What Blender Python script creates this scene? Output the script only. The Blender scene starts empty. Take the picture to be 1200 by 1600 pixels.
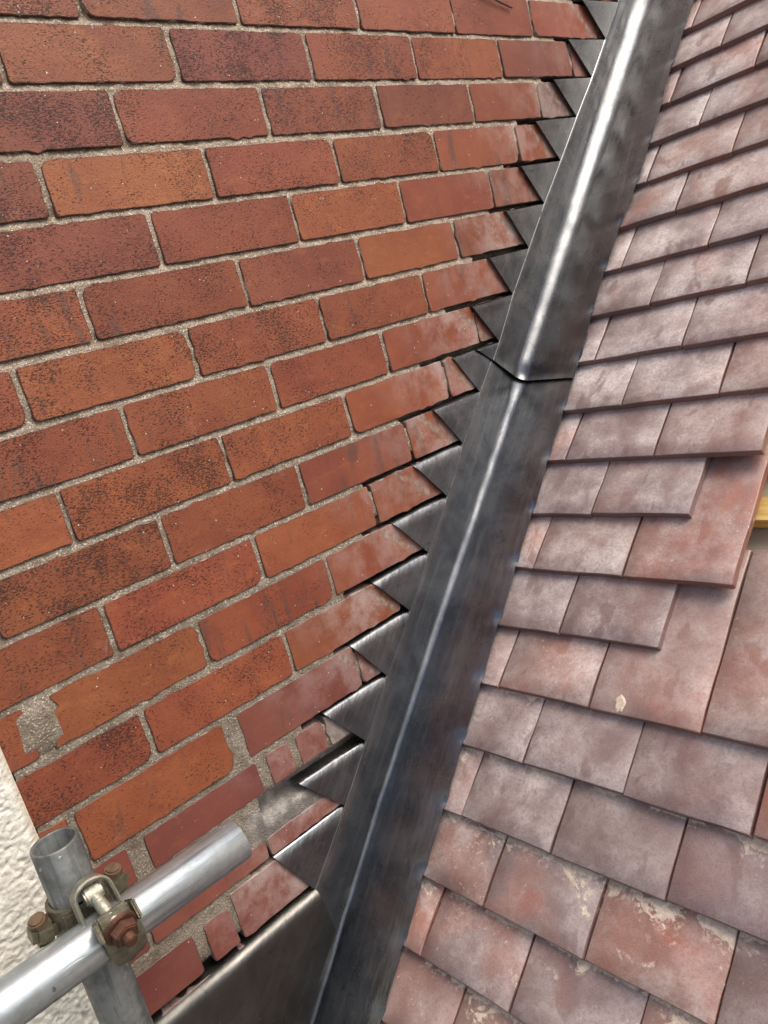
import bpy, bmesh, math, random
import numpy as np
from mathutils import Vector, Matrix

SC = bpy.context.scene
COL = SC.collection
RNG = random.Random(7)

# ------------------------------------------------------------------ camera
CAM = Vector((0.96783, -0.50540, -0.44052))
RGT = Vector((0.64955164, 0.71476545, -0.25921618))
DWN = Vector((0.00507645, -0.34500097, -0.93858860))
FWD = Vector((-0.76030053, 0.60834586, -0.22772442))
cd = bpy.data.cameras.new("camera")
cam = bpy.data.objects.new("camera", cd)
COL.objects.link(cam)
m = Matrix.Identity(4)
for i in range(3):
    m[i][0] = RGT[i]; m[i][1] = -DWN[i]; m[i][2] = -FWD[i]; m[i][3] = CAM[i]
cam.matrix_world = m
cd.sensor_fit = 'VERTICAL'; cd.sensor_height = 24.0
cd.lens = 24.0 * 1222.35 / 1600.0
cd.clip_start = 0.02; cd.clip_end = 2000
SC.camera = cam

# ------------------------------------------------------------------ sky, sun, exposure
SUN_DIR = Vector((0.50, 0.22, 0.86)).normalized()      # towards the sun
w = bpy.data.worlds.new("World"); SC.world = w; w.use_nodes = True
wn = w.node_tree.nodes; wl = w.node_tree.links
bg = wn["Background"]
sky = wn.new("ShaderNodeTexSky"); sky.sky_type = 'NISHITA'; sky.sun_disc = False
sky.sun_elevation = math.asin(SUN_DIR.z)
sky.sun_rotation = math.atan2(SUN_DIR.x, SUN_DIR.y)
sky.air_density = 1.0; sky.dust_density = 6.0; sky.ozone_density = 1.0
bg.inputs["Strength"].default_value = 0.15
wl.new(sky.outputs[0], bg.inputs[0])
sl = bpy.data.lights.new("sun", 'SUN'); sl.energy = 1.35; sl.angle = math.radians(45)
sl.color = (1.0, 0.955, 0.89)
so = bpy.data.objects.new("sun", sl); COL.objects.link(so)
so.rotation_euler = SUN_DIR.to_track_quat('Z', 'Y').to_euler()
vs = SC.view_settings
vs.view_transform = 'Standard'; vs.look = 'None'; vs.gamma = 1.0; vs.use_curve_mapping = False
vs.exposure = 0.52
SC.cycles.use_denoising = True
SC.cycles.max_bounces = 6

# ------------------------------------------------------------------ helpers
def link(name, me, mat=None, parent=None):
    o = bpy.data.objects.new(name, me); COL.objects.link(o)
    if mat is not None:
        if len(me.materials) == 0: me.materials.append(mat)
    if parent is not None: o.parent = parent
    return o

def mesh_from(name, v, f, smooth=False):
    me = bpy.data.meshes.new(name)
    me.from_pydata([tuple(p) for p in v], [], f)
    me.update()
    if smooth:
        me.polygons.foreach_set("use_smooth", [True] * len(me.polygons))
    return me

def mesh_bm(name, bm, smooth=False):
    me = bpy.data.meshes.new(name); bm.to_mesh(me); bm.free()
    if smooth: me.polygons.foreach_set("use_smooth", [True] * len(me.polygons))
    return me

def tag(o, label=None, cat=None, group=None, kind=None):
    if label: o["label"] = label
    if cat: o["category"] = cat
    if group: o["group"] = group
    if kind: o["kind"] = kind
    return o

def empty(name, loc=(0, 0, 0)):
    o = bpy.data.objects.new(name, None); o.location = loc; o.empty_display_size = .05
    COL.objects.link(o); return o

def _hash(ix, iy, seed):
    h = (ix.astype(np.int64) * 374761393 + iy.astype(np.int64) * 668265263 + seed * 1442695041) & 0x7fffffff
    h = ((h ^ (h >> 13)) * 1274126177) & 0x7fffffff
    h = h ^ (h >> 16)
    return (h & 0xffff) / 65535.0

def vnoise(x, y, seed=0):
    x = np.asarray(x, float); y = np.asarray(y, float)
    ix = np.floor(x); iy = np.floor(y); fx = x - ix; fy = y - iy
    fx = fx * fx * (3 - 2 * fx); fy = fy * fy * (3 - 2 * fy)
    a = _hash(ix, iy, seed); b = _hash(ix + 1, iy, seed); c = _hash(ix, iy + 1, seed); d = _hash(ix + 1, iy + 1, seed)
    return (a * (1 - fx) + b * fx) * (1 - fy) + (c * (1 - fx) + d * fx) * fy     # 0..1

def grid_mesh(name, X, Y, Z, smooth=True):
    n, k = X.shape
    v = np.stack([X, Y, Z], -1).reshape(-1, 3)
    idx = np.arange(n * k).reshape(n, k)
    f = np.stack([idx[:-1, :-1], idx[1:, :-1], idx[1:, 1:], idx[:-1, 1:]], -1).reshape(-1, 4)
    me = bpy.data.meshes.new(name)
    me.vertices.add(len(v)); me.vertices.foreach_set("co", v.ravel())
    me.loops.add(f.size); me.loops.foreach_set("vertex_index", f.ravel().astype(np.int32))
    me.polygons.add(len(f)); me.polygons.foreach_set("loop_start", np.arange(0, f.size, 4, dtype=np.int32))
    me.polygons.foreach_set("loop_total", np.full(len(f), 4, np.int32))
    me.update(); me.validate()
    if smooth: me.polygons.foreach_set("use_smooth", [True] * len(me.polygons))
    return me

def smooth01(t): 
    t = np.clip(t, 0, 1); return t * t * (3 - 2 * t)

# ------------------------------------------------------------------ node material helper
class NT:
    def __init__(s, name):
        s.m = bpy.data.materials.new(name); s.m.use_nodes = True
        s.t = s.m.node_tree; s.b = s.t.nodes["Principled BSDF"]
    def n(s, typ, **kw):
        x = s.t.nodes.new(typ)
        for k, v in kw.items(): setattr(x, k, v)
        return x
    def l(s, a, b): s.t.links.new(a, b)
    def val(s, x, sock):
        if isinstance(x, (int, float)): sock.default_value = x
        elif isinstance(x, tuple): sock.default_value = x
        else: s.l(x, sock)
    def math(s, op, a, b=0.0, c=0.0, clamp=False):
        x = s.n("ShaderNodeMath", operation=op, use_clamp=clamp)
        s.val(a, x.inputs[0]); s.val(b, x.inputs[1]); s.val(c, x.inputs[2]); return x.outputs[0]
    def noise(s, vec, scale, detail=4, rough=.55, dist=0.0, col=False):
        x = s.n("ShaderNodeTexNoise"); s.val(vec, x.inputs["Vector"]); x.inputs["Scale"].default_value = scale
        x.inputs["Detail"].default_value = detail; x.inputs["Roughness"].default_value = rough
        x.inputs["Distortion"].default_value = dist
        return x.outputs["Color" if col else "Fac"]
    def voro(s, vec, scale, feature='F1', out="Distance"):
        x = s.n("ShaderNodeTexVoronoi", feature=feature); s.val(vec, x.inputs["Vector"]); x.inputs["Scale"].default_value = scale
        return x.outputs[out]
    def ramp(s, v, lo, hi, a=0.0, b=1.0):
        x = s.n("ShaderNodeMapRange", interpolation_type='SMOOTHSTEP'); s.val(v, x.inputs[0])
        x.inputs[1].default_value = lo; x.inputs[2].default_value = hi; x.inputs[3].default_value = a; x.inputs[4].default_value = b
        return x.outputs[0]
    def mix(s, fac, a, b, blend='MIX'):
        x = s.n("ShaderNodeMix", data_type='RGBA', blend_type=blend)
        s.val(fac, x.inputs[0]); s.val(a, x.inputs[6]); s.val(b, x.inputs[7]); return x.outputs[2]
    def mapping(s, vec, scale=(1, 1, 1), rot=(0, 0, 0), loc=(0, 0, 0)):
        x = s.n("ShaderNodeMapping"); s.l(vec, x.inputs[0]); x.inputs["Scale"].default_value = scale
        x.inputs["Rotation"].default_value = rot; x.inputs["Location"].default_value = loc
        return x.outputs[0]
    def bump(s, h, strength, dist, prev=None):
        x = s.n("ShaderNodeBump"); s.val(h, x.inputs["Height"]); x.inputs["Strength"].default_value = strength
        x.inputs["Distance"].default_value = dist
        if prev is not None: s.l(prev, x.inputs["Normal"])
        return x.outputs[0]
    def attr(s, name, typ='GEOMETRY', out="Fac"):
        x = s.n("ShaderNodeAttribute", attribute_type=typ, attribute_name=name); return x.outputs[out]
    def pos(s): return s.n("ShaderNodeNewGeometry").outputs["Position"]
    def obj(s): return s.n("ShaderNodeTexCoord").outputs["Object"]
    def oinfo(s, out): return s.n("ShaderNodeObjectInfo").outputs[out]
    def sep(s, v):
        x = s.n("ShaderNodeSeparateXYZ"); s.l(v, x.inputs[0]); return x.outputs
    def out(s, col=None, rough=None, normal=None, metal=None, spec=None):
        if col is not None: s.val(col, s.b.inputs["Base Color"])
        if rough is not None: s.val(rough, s.b.inputs["Roughness"])
        if normal is not None: s.l(normal, s.b.inputs["Normal"])
        if metal is not None: s.val(metal, s.b.inputs["Metallic"])
        if spec is not None: s.val(spec, s.b.inputs["Specular IOR Level"])
        return s.m

def c4(r, g, b): return (r, g, b, 1.0)

# ------------------------------------------------------------------ materials
def mat_brick():
    t = NT("pressed red brick")
    P = t.pos()
    y = t.sep(P)
    rnd = t.oinfo("Random"); base = t.oinfo("Color"); pit = t.attr("pit", 'OBJECT')
    # broad kiln mottling
    big = t.noise(P, 9, 3, .6)
    col = t.mix(t.ramp(big, .35, .68), t.mix(1.0, base, c4(.80, .72, .78), 'MULTIPLY'), base)
    mot = t.noise(t.mapping(P, (1, 1, 2.2)), 26, 5, .65)
    col = t.mix(t.ramp(mot, .50, .72, 0, .55), col, t.mix(1.0, base, c4(1.22, 1.35, 1.15), 'MULTIPLY'))
    fine = t.noise(P, 420, 3, .7)
    col = t.mix(t.ramp(fine, .3, .75, 0, .28), col, t.mix(1.0, col, c4(.62, .58, .6), 'MULTIPLY'))
    # dark vertical soot streaks
    st = t.math('ADD', t.noise(t.mapping(P, (1, 13, 2.6), (.12, 0, 0)), 3.2, 4, .6, .6), t.attr('soot', 'OBJECT'))
    col = t.mix(t.ramp(st, .58, .76, 0, .62), col, c4(.075, .045, .036))
    # black pitting: short streaks, in clusters
    clus = t.ramp(t.noise(P, 15, 4, .65), .25, .75)
    pv = t.noise(t.mapping(P, (1, .62, 1.5), (.25, 0, 0)), 400, 3, .62, .5)
    thr = t.math('SUBTRACT', .72, t.math('MULTIPLY', t.math('MULTIPLY', pit, .22), t.math('ADD', clus, .27)))
    pits = t.math('MULTIPLY', t.math('SUBTRACT', pv, thr), 16, clamp=True)
    pits.node.use_clamp = True
    col = t.mix(t.math('MULTIPLY', pits, .82), col, c4(.03, .018, .014))
    # grimy arrises
    ed = t.attr("edge")
    en = t.noise(P, 70, 4, .7)
    em = t.ramp(t.math('ADD', ed, t.math('MULTIPLY', t.math('SUBTRACT', en, .5), 1.25)), .55, 1.1)
    col = t.mix(t.math('MULTIPLY', em, .72), col, c4(.055, .034, .028))
    # mortar lippage stuck to the arrises here and there
    lip = t.ramp(t.math('ADD', ed, t.math('MULTIPLY', t.math('SUBTRACT', t.noise(P, 33, 3, .6), .5), 2.3)), 1.30, 1.40)
    col = t.mix(t.math('MULTIPLY', lip, .75), col, c4(.36, .30, .235))
    # white grains
    wv = t.voro(P, 150, out="Distance"); wsel = t.ramp(t.voro(P, 150, out="Color"), .86, .87)
    wg = t.math('MULTIPLY', t.ramp(wv, .16, .10), t.ramp(t.noise(P, 60, 2), .60, .66))
    col = t.mix(wg, col, c4(.62, .55, .48))
    # pale cutting dust wiped over the bricks next to the chased joints: dist = metres left of the sheet's raking edge
    cut = t.attr("cut", 'OBJECT')
    d = t.math('SUBTRACT', cut, t.math('ADD', y[1], y[2]))
    dn = t.noise(P, 20, 6, .68, .15)
    dm = t.math('MULTIPLY', t.ramp(d, .24, .02), t.ramp(dn, .34, .66))
    dm = t.math('MULTIPLY', dm, t.attr("dusty", 'OBJECT'))
    dm = t.math('MULTIPLY', dm, t.ramp(fine, .25, .6, .45, 1.0))
    col = t.mix(t.math('MULTIPLY', dm, .72), col, c4(.47, .395, .365))
    # old pointing line running down beside the sheet
    bn = t.math('MULTIPLY', t.math('SUBTRACT', t.noise(P, 40, 4, .6), .5), .030)
    bd = t.math('ABSOLUTE', t.math('SUBTRACT', t.math('ADD', d, bn), t.attr("band", 'OBJECT')))
    bm_ = t.math('MULTIPLY', t.ramp(bd, .013, .003), t.ramp(t.noise(P, 55, 4, .7), .38, .55))
    col = t.mix(t.math('MULTIPLY', bm_, .7), col, t.mix(t.ramp(t.noise(P, 90, 3), .4, .6), c4(.16, .135, .105), c4(.34, .28, .23)))
    # a faint bloom over all
    col = t.mix(t.math('MULTIPLY', t.ramp(t.noise(P, 17, 6, .72), .60, .80), .30), col, c4(.42, .30, .25))
    h = t.math('ADD', t.math('MULTIPLY', fine, .35), t.math('MULTIPLY', pits, -1.2))
    nb = t.bump(t.noise(P, 38, 4, .6), .35, .0025)
    nb = t.bump(h, .85, .0018, nb)
    rough = t.math('ADD', .50, t.math('MULTIPLY', dm, .3))
    return t.out(col, rough, nb, spec=.42)

def mat_mortar():
    t = NT("sandy lime mortar"); P = t.pos(); z = t.sep(P)
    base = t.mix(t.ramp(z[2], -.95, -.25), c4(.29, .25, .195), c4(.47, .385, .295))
    col = t.mix(t.ramp(t.noise(P, 30, 5, .7), .35, .7), base, t.mix(1.0, base, c4(.55, .51, .46), 'MULTIPLY'))
    g = t.voro(P, 620, out="Color")
    gs = t.sep(g)[0]
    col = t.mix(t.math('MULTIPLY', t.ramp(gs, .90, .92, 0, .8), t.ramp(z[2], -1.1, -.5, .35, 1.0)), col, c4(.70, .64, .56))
    col = t.mix(t.ramp(gs, .10, .08, 0, .6), col, c4(.15, .12, .09))
    col = t.mix(t.ramp(t.noise(P, 55, 5, .75), .60, .74, 0, .5), col, c4(.13, .105, .085))
    vd = t.voro(P, 330)
    nb = t.bump(t.noise(P, 300, 5, .8), .9, .003)
    nb = t.bump(vd, .6, .002, nb)
    sm = t.attr('smear')
    scol = t.mix(t.ramp(t.noise(P, 26, 5, .65), .40, .66), c4(.17, .16, .145), c4(.47, .445, .41))
    col = t.mix(sm, col, scol)
    return t.out(col, .92, nb, spec=.2)

def mat_lead(name="milled lead", warm=False, dull=0.0, dent=.30, tone=1.0):
    t = NT(name); P = t.pos()
    # coordinates: x out of the wall, a rolling direction along the 45 degree slope
    q = t.mapping(P, (1, 1, 1), (math.radians(-45), 0, 0))      # y runs up the slope
    streak = t.noise(t.mapping(q, (30, 1.6, 30)), 3.0, 5, .65, .4)
    blot = t.noise(P, 13, 5, .62, .8)
    base = t.mix(t.ramp(blot, .3, .7), c4(.114, .121, .134) if not warm else c4(.098, .094, .090), c4(.192, .199, .211) if not warm else c4(.135, .13, .123))
    base = t.mix(t.ramp(streak, .46, .76, 0, .38), base, c4(.30, .285, .26) if not warm else c4(.13, .125, .118))
    base = t.mix(t.ramp(t.noise(P, 30, 4, .7, 1.5), .58, .75, 0, .55), base, c4(.05, .056, .072) if not warm else c4(.045, .045, .048))
    base = t.mix(1.0, base, c4(tone, tone, tone * .97), 'MULTIPLY')
    # fine scratches, mostly along the sheet
    sc = t.noise(t.mapping(q, (420, 7, 420)), 1.0, 2, .5)
    scm = t.math('MULTIPLY', t.ramp(sc, .70, .74), t.ramp(t.noise(P, 16, 3), .5, .62))
    sc2 = t.noise(t.mapping(P, (60, 420, 40), (.5, .2, .4)), 1.0, 2, .5)
    scm2 = t.math('MULTIPLY', t.ramp(sc2, .72, .75), t.ramp(t.noise(P, 21, 3), .54, .64))
    base = t.mix(t.math('MULTIPLY', scm, .55), base, c4(.42, .42, .42))
    base = t.mix(t.math('MULTIPLY', scm2, .35), base, c4(.38, .38, .38))
    # scored setting-out line
    s = t.attr("scribe")
    line = t.math('MULTIPLY', t.ramp(t.math('ABSOLUTE', s), .00050, .00015), t.ramp(t.noise(P, 40, 2), .25, .4))
    base = t.mix(t.math('MULTIPLY', line, .9), base, c4(.5, .49, .46))
    # thumbed smudges: dull pale spots
    sm = t.ramp(t.noise(P, 48, 4, .6, 2.0), .66, .76)
    base = t.mix(t.math('MULTIPLY', sm, .60), base, c4(.28, .28, .275))
    rough = t.math('ADD', t.ramp(t.noise(P, 9, 5, .65), .3, .7, .17, .32), t.math('MULTIPLY', t.ramp(streak, .4, .7), .05))
    rough = t.math('ADD', rough, t.math('ADD', t.math('MULTIPLY', sm, .15), dull))
    nb = t.bump(t.noise(t.mapping(q, (1, .35, 1)), 22, 4, .6), dent, .006)
    nb = t.bump(t.math('ADD', streak, t.math('MULTIPLY', t.math('ADD', scm, line), -.5)), .10, .001, nb)
    return t.out(base, rough, nb, metal=.97)

def mat_tile():
    t = NT("sand faced clay tile"); O = t.obj(); P = t.pos(); o = t.sep(O)
    rnd = t.oinfo("Random")
    base = t.oinfo("Color")
    dust_sheen = t.attr("dust", 'OBJECT'); sand = t.attr("sand", 'OBJECT'); red = t.attr("flame", 'OBJECT')
    # flashed patches towards orange
    fl = t.noise(P, 8.5, 3, .55, .6)
    fm = t.math('MULTIPLY', t.ramp(fl, .46, .66), red)
    col = t.mix(fm, base, c4(.335, .130, .085))
    col = t.mix(t.ramp(t.noise(P, 21, 4, .6), .35, .7, 0, .45), col, t.mix(1.0, col, c4(.72, .68, .74), 'MULTIPLY'))
    gr = t.noise(P, 800, 2, .7)
    grc = t.noise(P, 240, 3, .7)
    col = t.mix(t.ramp(gr, .38, .70, 0, .42), col, t.mix(1.0, col, c4(1.75, 1.75, 1.7), 'MULTIPLY'))
    col = t.mix(t.ramp(gr, .50, .30, 0, .40), col, t.mix(1.0, col, c4(.5, .46, .46), 'MULTIPLY'))
    # pale dust veil, wiped; sky sheen of the upper rows painted in with it
    dv = t.noise(t.mapping(P, (1.0, 1.0, 1.0), (.3, .5, .4)), 8.5, 7, .62, .15)
    nz = t.sep(t.n('ShaderNodeTexCoord').outputs['Normal'])[2]
    dm = t.math('MULTIPLY', t.math('MULTIPLY', t.ramp(dv, .26, .76), dust_sheen), t.ramp(nz, .55, .9))
    dv2 = t.noise(P, 27, 6, .7)
    dm = t.math('MULTIPLY', dm, t.ramp(dv2, .30, .62, .45, 1.15))
    dm = t.math('MULTIPLY', dm, t.ramp(grc, .30, .58, .5, 1.0))
    wipe = t.math('MULTIPLY', t.ramp(t.noise(t.mapping(P, (1.6, 1, .6), (.2, .1, .5)), 17, 3, .5, .35), .60, .67), .6)
    dm = t.math('MULTIPLY', dm, t.math('SUBTRACT', 1.0, wipe))
    col = t.mix(t.math('MULTIPLY', dm, .82), col, c4(.66, .60, .57))
    # white efflorescence specks
    ef = t.math('MULTIPLY', t.ramp(t.noise(P, 130, 4, .75), .61, .67), t.ramp(t.noise(P, 11, 3, .6), .52, .66))
    col = t.mix(t.math('MULTIPLY', ef, .7), col, c4(.68, .62, .56))
    # washed mortar fines lying below the tails of the course above (tile space: y is up the slope, .10 = next tail)
    edgey = t.math('SUBTRACT', .1035, o[1])
    sn = t.noise(P, 17, 3, .6, .7); sfine = t.noise(P, 150, 4, .75)
    thin = t.ramp(sn, .40, .48, 0, .0135)
    big = t.math('MULTIPLY', t.math('MAXIMUM', t.math('SUBTRACT', sn, .57), 0.0), .28)
    reach = t.math('ADD', t.math('ADD', thin, big), t.math('MULTIPLY', t.math('SUBTRACT', sfine, .5), .011))
    reach = t.math('MULTIPLY', reach, sand)
    smk = t.ramp(t.math('SUBTRACT', reach, edgey), -.0008, .0016)
    smk = t.math('MULTIPLY', t.math('MULTIPLY', smk, t.ramp(sand, .02, .06)), t.ramp(o[1], .12, .115))
    halo = t.math('MULTIPLY', t.math('MULTIPLY', t.ramp(t.math('SUBTRACT', t.math('MULTIPLY', reach, 2.1), edgey), -.004, .02), t.ramp(sfine, .47, .60)), t.ramp(o[1], .12, .115))
    halo = t.math('MULTIPLY', halo, t.ramp(sand, .02, .06))
    col = t.mix(t.math('MULTIPLY', halo, .65), col, c4(.60, .50, .41))
    scol = t.mix(t.ramp(sfine, .35, .65), c4(.46, .36, .27), c4(.66, .565, .46))
    col = t.mix(t.math('MULTIPLY', smk, .93), col, scol)
    # arrises worn to the paler body / dusty rims
    ed = t.attr("edge")
    em = t.math('MULTIPLY', t.ramp(t.math('ADD', ed, t.math('MULTIPLY', t.math('SUBTRACT', grc, .5), 1.2)), .75, 1.1), .55)
    col = t.mix(em, col, t.mix(t.math('MULTIPLY', dust_sheen, t.ramp(nz, .3, .8)), c4(.17, .075, .055), c4(.50, .40, .35)))
    h = t.math('ADD', gr, t.math('MULTIPLY', smk, 1.0))
    nb = t.bump(t.noise(P, 34, 3, .5), .25, .004)
    nb = t.bump(h, .42, .0010, nb)
    rough = t.ramp(dv, .3, .7, .33, .46)
    rough = t.math('ADD', rough, t.math('MULTIPLY', smk, .35))
    return t.out(col, rough, nb, spec=.55)

def mat_render():
    t = NT("white masonry paint on roughcast"); P = t.pos()
    col = t.mix(t.ramp(t.noise(P, 7, 5, .6), .35, .7), c4(.64, .62, .53), c4(.74, .72, .65))
    low_tone = t.attr("pitdirt")
    col = t.mix(t.math('MULTIPLY', low_tone, .6), col, c4(.42, .36, .25))  # browner in the hollows of the roughcast
    col = t.mix(t.ramp(t.noise(P, 24, 5, .7), .60, .75, 0, .45), col, c4(.50, .42, .30))
    col = t.mix(t.ramp(t.noise(P, 9, 4, .7, 1.0), .66, .74, 0, .5), col, c4(.42, .24, .12))
    nb = t.bump(t.noise(P, 120, 5, .65), .7, .004)
    return t.out(col, .75, nb, spec=.3)

def mat_galv(name, base=(.46, .505, .52), rough=.28, dull=0.0):
    t = NT(name); O = t.obj()
    v = t.voro(O, 85, out="Color"); vs_ = t.sep(v)[0]
    col = t.mix(t.ramp(vs_, .2, .8), c4(*[b * .955 for b in base]), c4(*[min(1, b * 1.035) for b in base]))
    bl = t.noise(O, 24, 5, .65)
    col = t.mix(t.ramp(bl, .36, .66, 0, .62 + .5 * dull), col, c4(*[b * (.52 - .25 * dull) for b in base]))
    lon = t.noise(t.mapping(O, (26, 26, 1.3)), 4, 4, .6)
    col = t.mix(t.ramp(lon, .48, .66, 0, .75), col, c4(*[b * .40 for b in base]))
    scr = t.math('MULTIPLY', t.ramp(t.noise(t.mapping(O, (160, 160, 9)), 1.6, 3, .6), .60, .66), t.ramp(t.noise(O, 17, 3), .50, .62))
    col = t.mix(t.math('MULTIPLY', scr, .6), col, c4(.07, .065, .06))
    spot = t.math('MULTIPLY', t.ramp(t.noise(O, 95, 3, .6), .68, .72), t.ramp(t.noise(O, 14, 3), .5, .6))
    col = t.mix(t.math('MULTIPLY', spot, .8), col, c4(.10, .08, .065))
    wsp = t.ramp(t.noise(O, 70, 3, .6), .70, .74)
    col = t.mix(t.math('MULTIPLY', wsp, .6), col, c4(.75, .74, .72))
    spl = t.ramp(t.noise(O, 33, 5, .7), .66 - .03 * dull, .70)
    col = t.mix(t.math('MULTIPLY', spl, .7), col, c4(.52, .50, .46))
    r = t.math('ADD', t.math('ADD', rough, t.math('MULTIPLY', spl, .3)), t.math('MULTIPLY', t.ramp(bl, .35, .7), .20))
    nb = t.bump(t.noise(O, 60, 4, .6), .18, .002)
    nb = t.bump(t.math('MULTIPLY', scr, -1.0), .4, .0006, nb)
    return t.out(col, r, nb, metal=.82 - .45 * dull)

def mat_rust(name, a, b, metal=.2, rough=.7, rustiness=.5):
    t = NT(name); O = t.obj()
    n1 = t.noise(O, 90, 5, .7); 
    col = t.mix(t.ramp(n1, .35, .68), c4(*a), c4(*b))
    col = t.mix(t.ramp(t.noise(O, 45, 4, .65), .5 + .25 * (1 - rustiness), .72 + .2 * (1 - rustiness)), col, c4(.13, .045, .018))
    col = t.mix(t.ramp(t.noise(O, 300, 3, .7), .58, .70, 0, .7), col, c4(.05, .026, .016))
    nb = t.bump(t.noise(O, 220, 5, .75), .55, .0015)
    return t.out(col, rough, nb, metal=metal)

def mat_wood():
    t = NT("treated softwood batten"); O = t.obj()
    g = t.noise(t.mapping(O, (2.0, 40, 40)), 3, 4, .6, .6)
    col = t.mix(t.ramp(g, .35, .7), c4(.62, .38, .10), c4(.78, .56, .21))
    return t.out(col, .7, t.bump(g, .2, .001))

def mat_membrane():
    t = NT("woven breather membrane"); O = t.obj(); o = t.sep(O)
    wx = t.math('SINE', t.math('MULTIPLY', o[0], 2400)); wy = t.math('SINE', t.math('MULTIPLY', o[1], 2400))
    wv = t.math('MULTIPLY', wx, wy)
    col = t.mix(t.ramp(wv, -.5, .5), c4(.40, .335, .255), c4(.58, .50, .39))
    return t.out(col, .8, t.bump(wv, .3, .0006))

def mat_plain(name, col, rough=.8, metal=0.0, sc=40, amt=.3):
    t = NT(name); O = t.obj(); n = t.noise(O, sc, 4, .6)
    c = t.mix(t.ramp(n, .3, .7, 0, amt), c4(*col), c4(*[x * .5 for x in col]))
    return t.out(c, rough, t.bump(n, .3, .002), metal=metal)

M_BRICK = mat_brick(); M_MORTAR = mat_mortar(); M_LEAD = mat_lead("milled lead", False, .0, .12, .74); M_LEAD1 = mat_lead("duller milled lead", False, .05, .34, 1.12); M_LEAD2 = mat_lead("weathered lead", True, .12)
M_TILE = mat_tile(); M_RENDER = mat_render()
M_TUBE = mat_galv("galvanised tube"); M_POST = mat_galv("weathered galvanised tube", (.215, .225, .212), .46, .5)
M_RUST = mat_rust("rusty steel", (.060, .027, .017), (.115, .046, .022), .3, .6, .5)
M_RUST2 = mat_rust("rust stained steel", (.10, .062, .036), (.16, .10, .06), .4, .6, .3)
M_OLIVE = mat_rust("dull plated steel", (.125, .112, .075), (.20, .18, .125), .6, .45, .35)
M_ZINC = mat_rust("bright plated steel", (.30, .29, .225), (.42, .41, .33), .75, .42, .12)
M_WOOD = mat_wood(); M_MEMB = mat_membrane()
M_TWIG = mat_plain("dry twig", (.07, .045, .03))
M_GROUND = mat_plain("gravel yard", (.16, .15, .13), .95, 0, 3)

# ------------------------------------------------------------------ wall layout (wall face is x = 0, z = 0 is one bed joint, y runs along the wall)
G = .075
BL = .2297
def BZ(k):
    return {13: -.979, 14: -1.0555, 15: -1.1315, 16: -1.215}.get(k, -k * G if k < 13 else -1.215 - (k - 16) * G)
YC = -.367                       # left corner of the brick wall
P0 = np.array([.15128, -.00734, -1.30655]); S45 = math.sqrt(.5)
def hs(y, z):                    # height over the tile plane, distance up the slope
    return (-(y - P0[1]) + (z - P0[2])) * S45, ((y - P0[1]) + (z - P0[2])) * S45
def yz(h, s):
    return P0[1] + (s - h) * S45, P0[2] + (s + h) * S45
# tips and left ends of the stepped sheet, one per bed joint
TIP_Y = {0: 1.1822, 1: 1.1052, 2: 1.0223, 3: .9368, 4: .8548, 5: .7778, 6: .7010, 7: .6331, 8: .5537, 9: .4791, 10: .4101, 11: .3350,
         12: .2626, 13: .1801, 14: .1057, 15: .0344, 16: -.0578}
LEFT_Y = {-1: 1.1214, 0: 1.0453, 1: .9672, 2: .8814, 3: .8066, 4: .7345, 5: .6585, 6: .5830, 7: .5071, 8: .4305, 9: .3544, 10: .2785,
          11: .2068, 12: .1314, 13: .0492, 14: -.0251, 15: -.1005}
TIP_Z = {k: -k * G - (.0 if k < 3 else .005) for k in TIP_Y}
TIP_Z.update({13: -.983, 14: -1.0605, 15: -1.133, 16: -1.2195})
for k in range(-6, 0):
    TIP_Y[k] = 1.1822 - k * .0772; TIP_Z[k] = -k * G
for k in range(-6, -1):
    LEFT_Y[k] = 1.1214 - (k + 1) * .0765
LEFT_Z = {k: -k * G - (.003 if k < 3 else .006) for k in LEFT_Y}
LEFT_Z.update({13: -.9779 - .002, 14: -1.0549, 15: -1.1308})

K0, K1 = -4, 18                 # courses (k lies between bed k-1 and bed k)
EVEN, ODD = .0243, -.0977
SPEC = {13: [(-.328, .010), (-.0967, .026), (.136, .004)],
        14: [(-.2703, .024), (-.0709, .017), (-.0154, .013), (.0448, .005)],
        15: [(-.2954, .006), (-.104, .005), (.125, .006)],
        16: [(-.2371, .017), (-.1831, .007), (.02, .006)]}
jit = random.Random(3)
def perps(k):
    if k in SPEC: return SPEC[k]
    a = EVEN if k % 2 == 0 else ODD
    out = [(a + BL * n + jit.uniform(-.002, .002), jit.uniform(.0055, .008)) for n in range(-3, 9)]
    if k == 2: out.append((.9239 - .008, .008))
    if k == 2: out = [p for p in out if not (.93 < p[0] < .96)]
    out.sort()
    return out

O_, D_, R_, U_ = (.280, .088, .033), (.215, .062, .032), (.252, .072, .031), (.200, .064, .043)
KIND = {(1, 0): O_, (1, 1): O_, (1, 2): D_, (1, 3): R_, (1, 4): O_, (2, 0): D_, (2, 1): R_, (3, 0): D_, (3, 1): O_, (3, 2): R_, (4, 0): D_, (4, 1): R_, (5, 1): R_, (5, 0): O_,
        (6, 0): O_, (6, -1): R_, (7, 0): R_, (7, 1): R_, (8, -1): O_, (8, 0): O_, (9, 0): R_, (11, 0): O_, (10, 0): R_, (10, -1): R_, (12, -1): R_, (13, 0): O_}
PATCH = []                       # raised pointing: (y0, y1, z0, z1, x)
PATCH.append((-.349, -.296, BZ(11) + .006, BZ(10) - .006, .0008))
PATCH.append((-.36, .056, BZ(14) - .038, BZ(14) + .016, -.0012))
PATCH.append((.045, .125, BZ(14) + .02, BZ(13) - .004, -.0025))
PATCH.append((-.34, -.19, BZ(15) - .018, BZ(15) + .002, -.0015))

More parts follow.
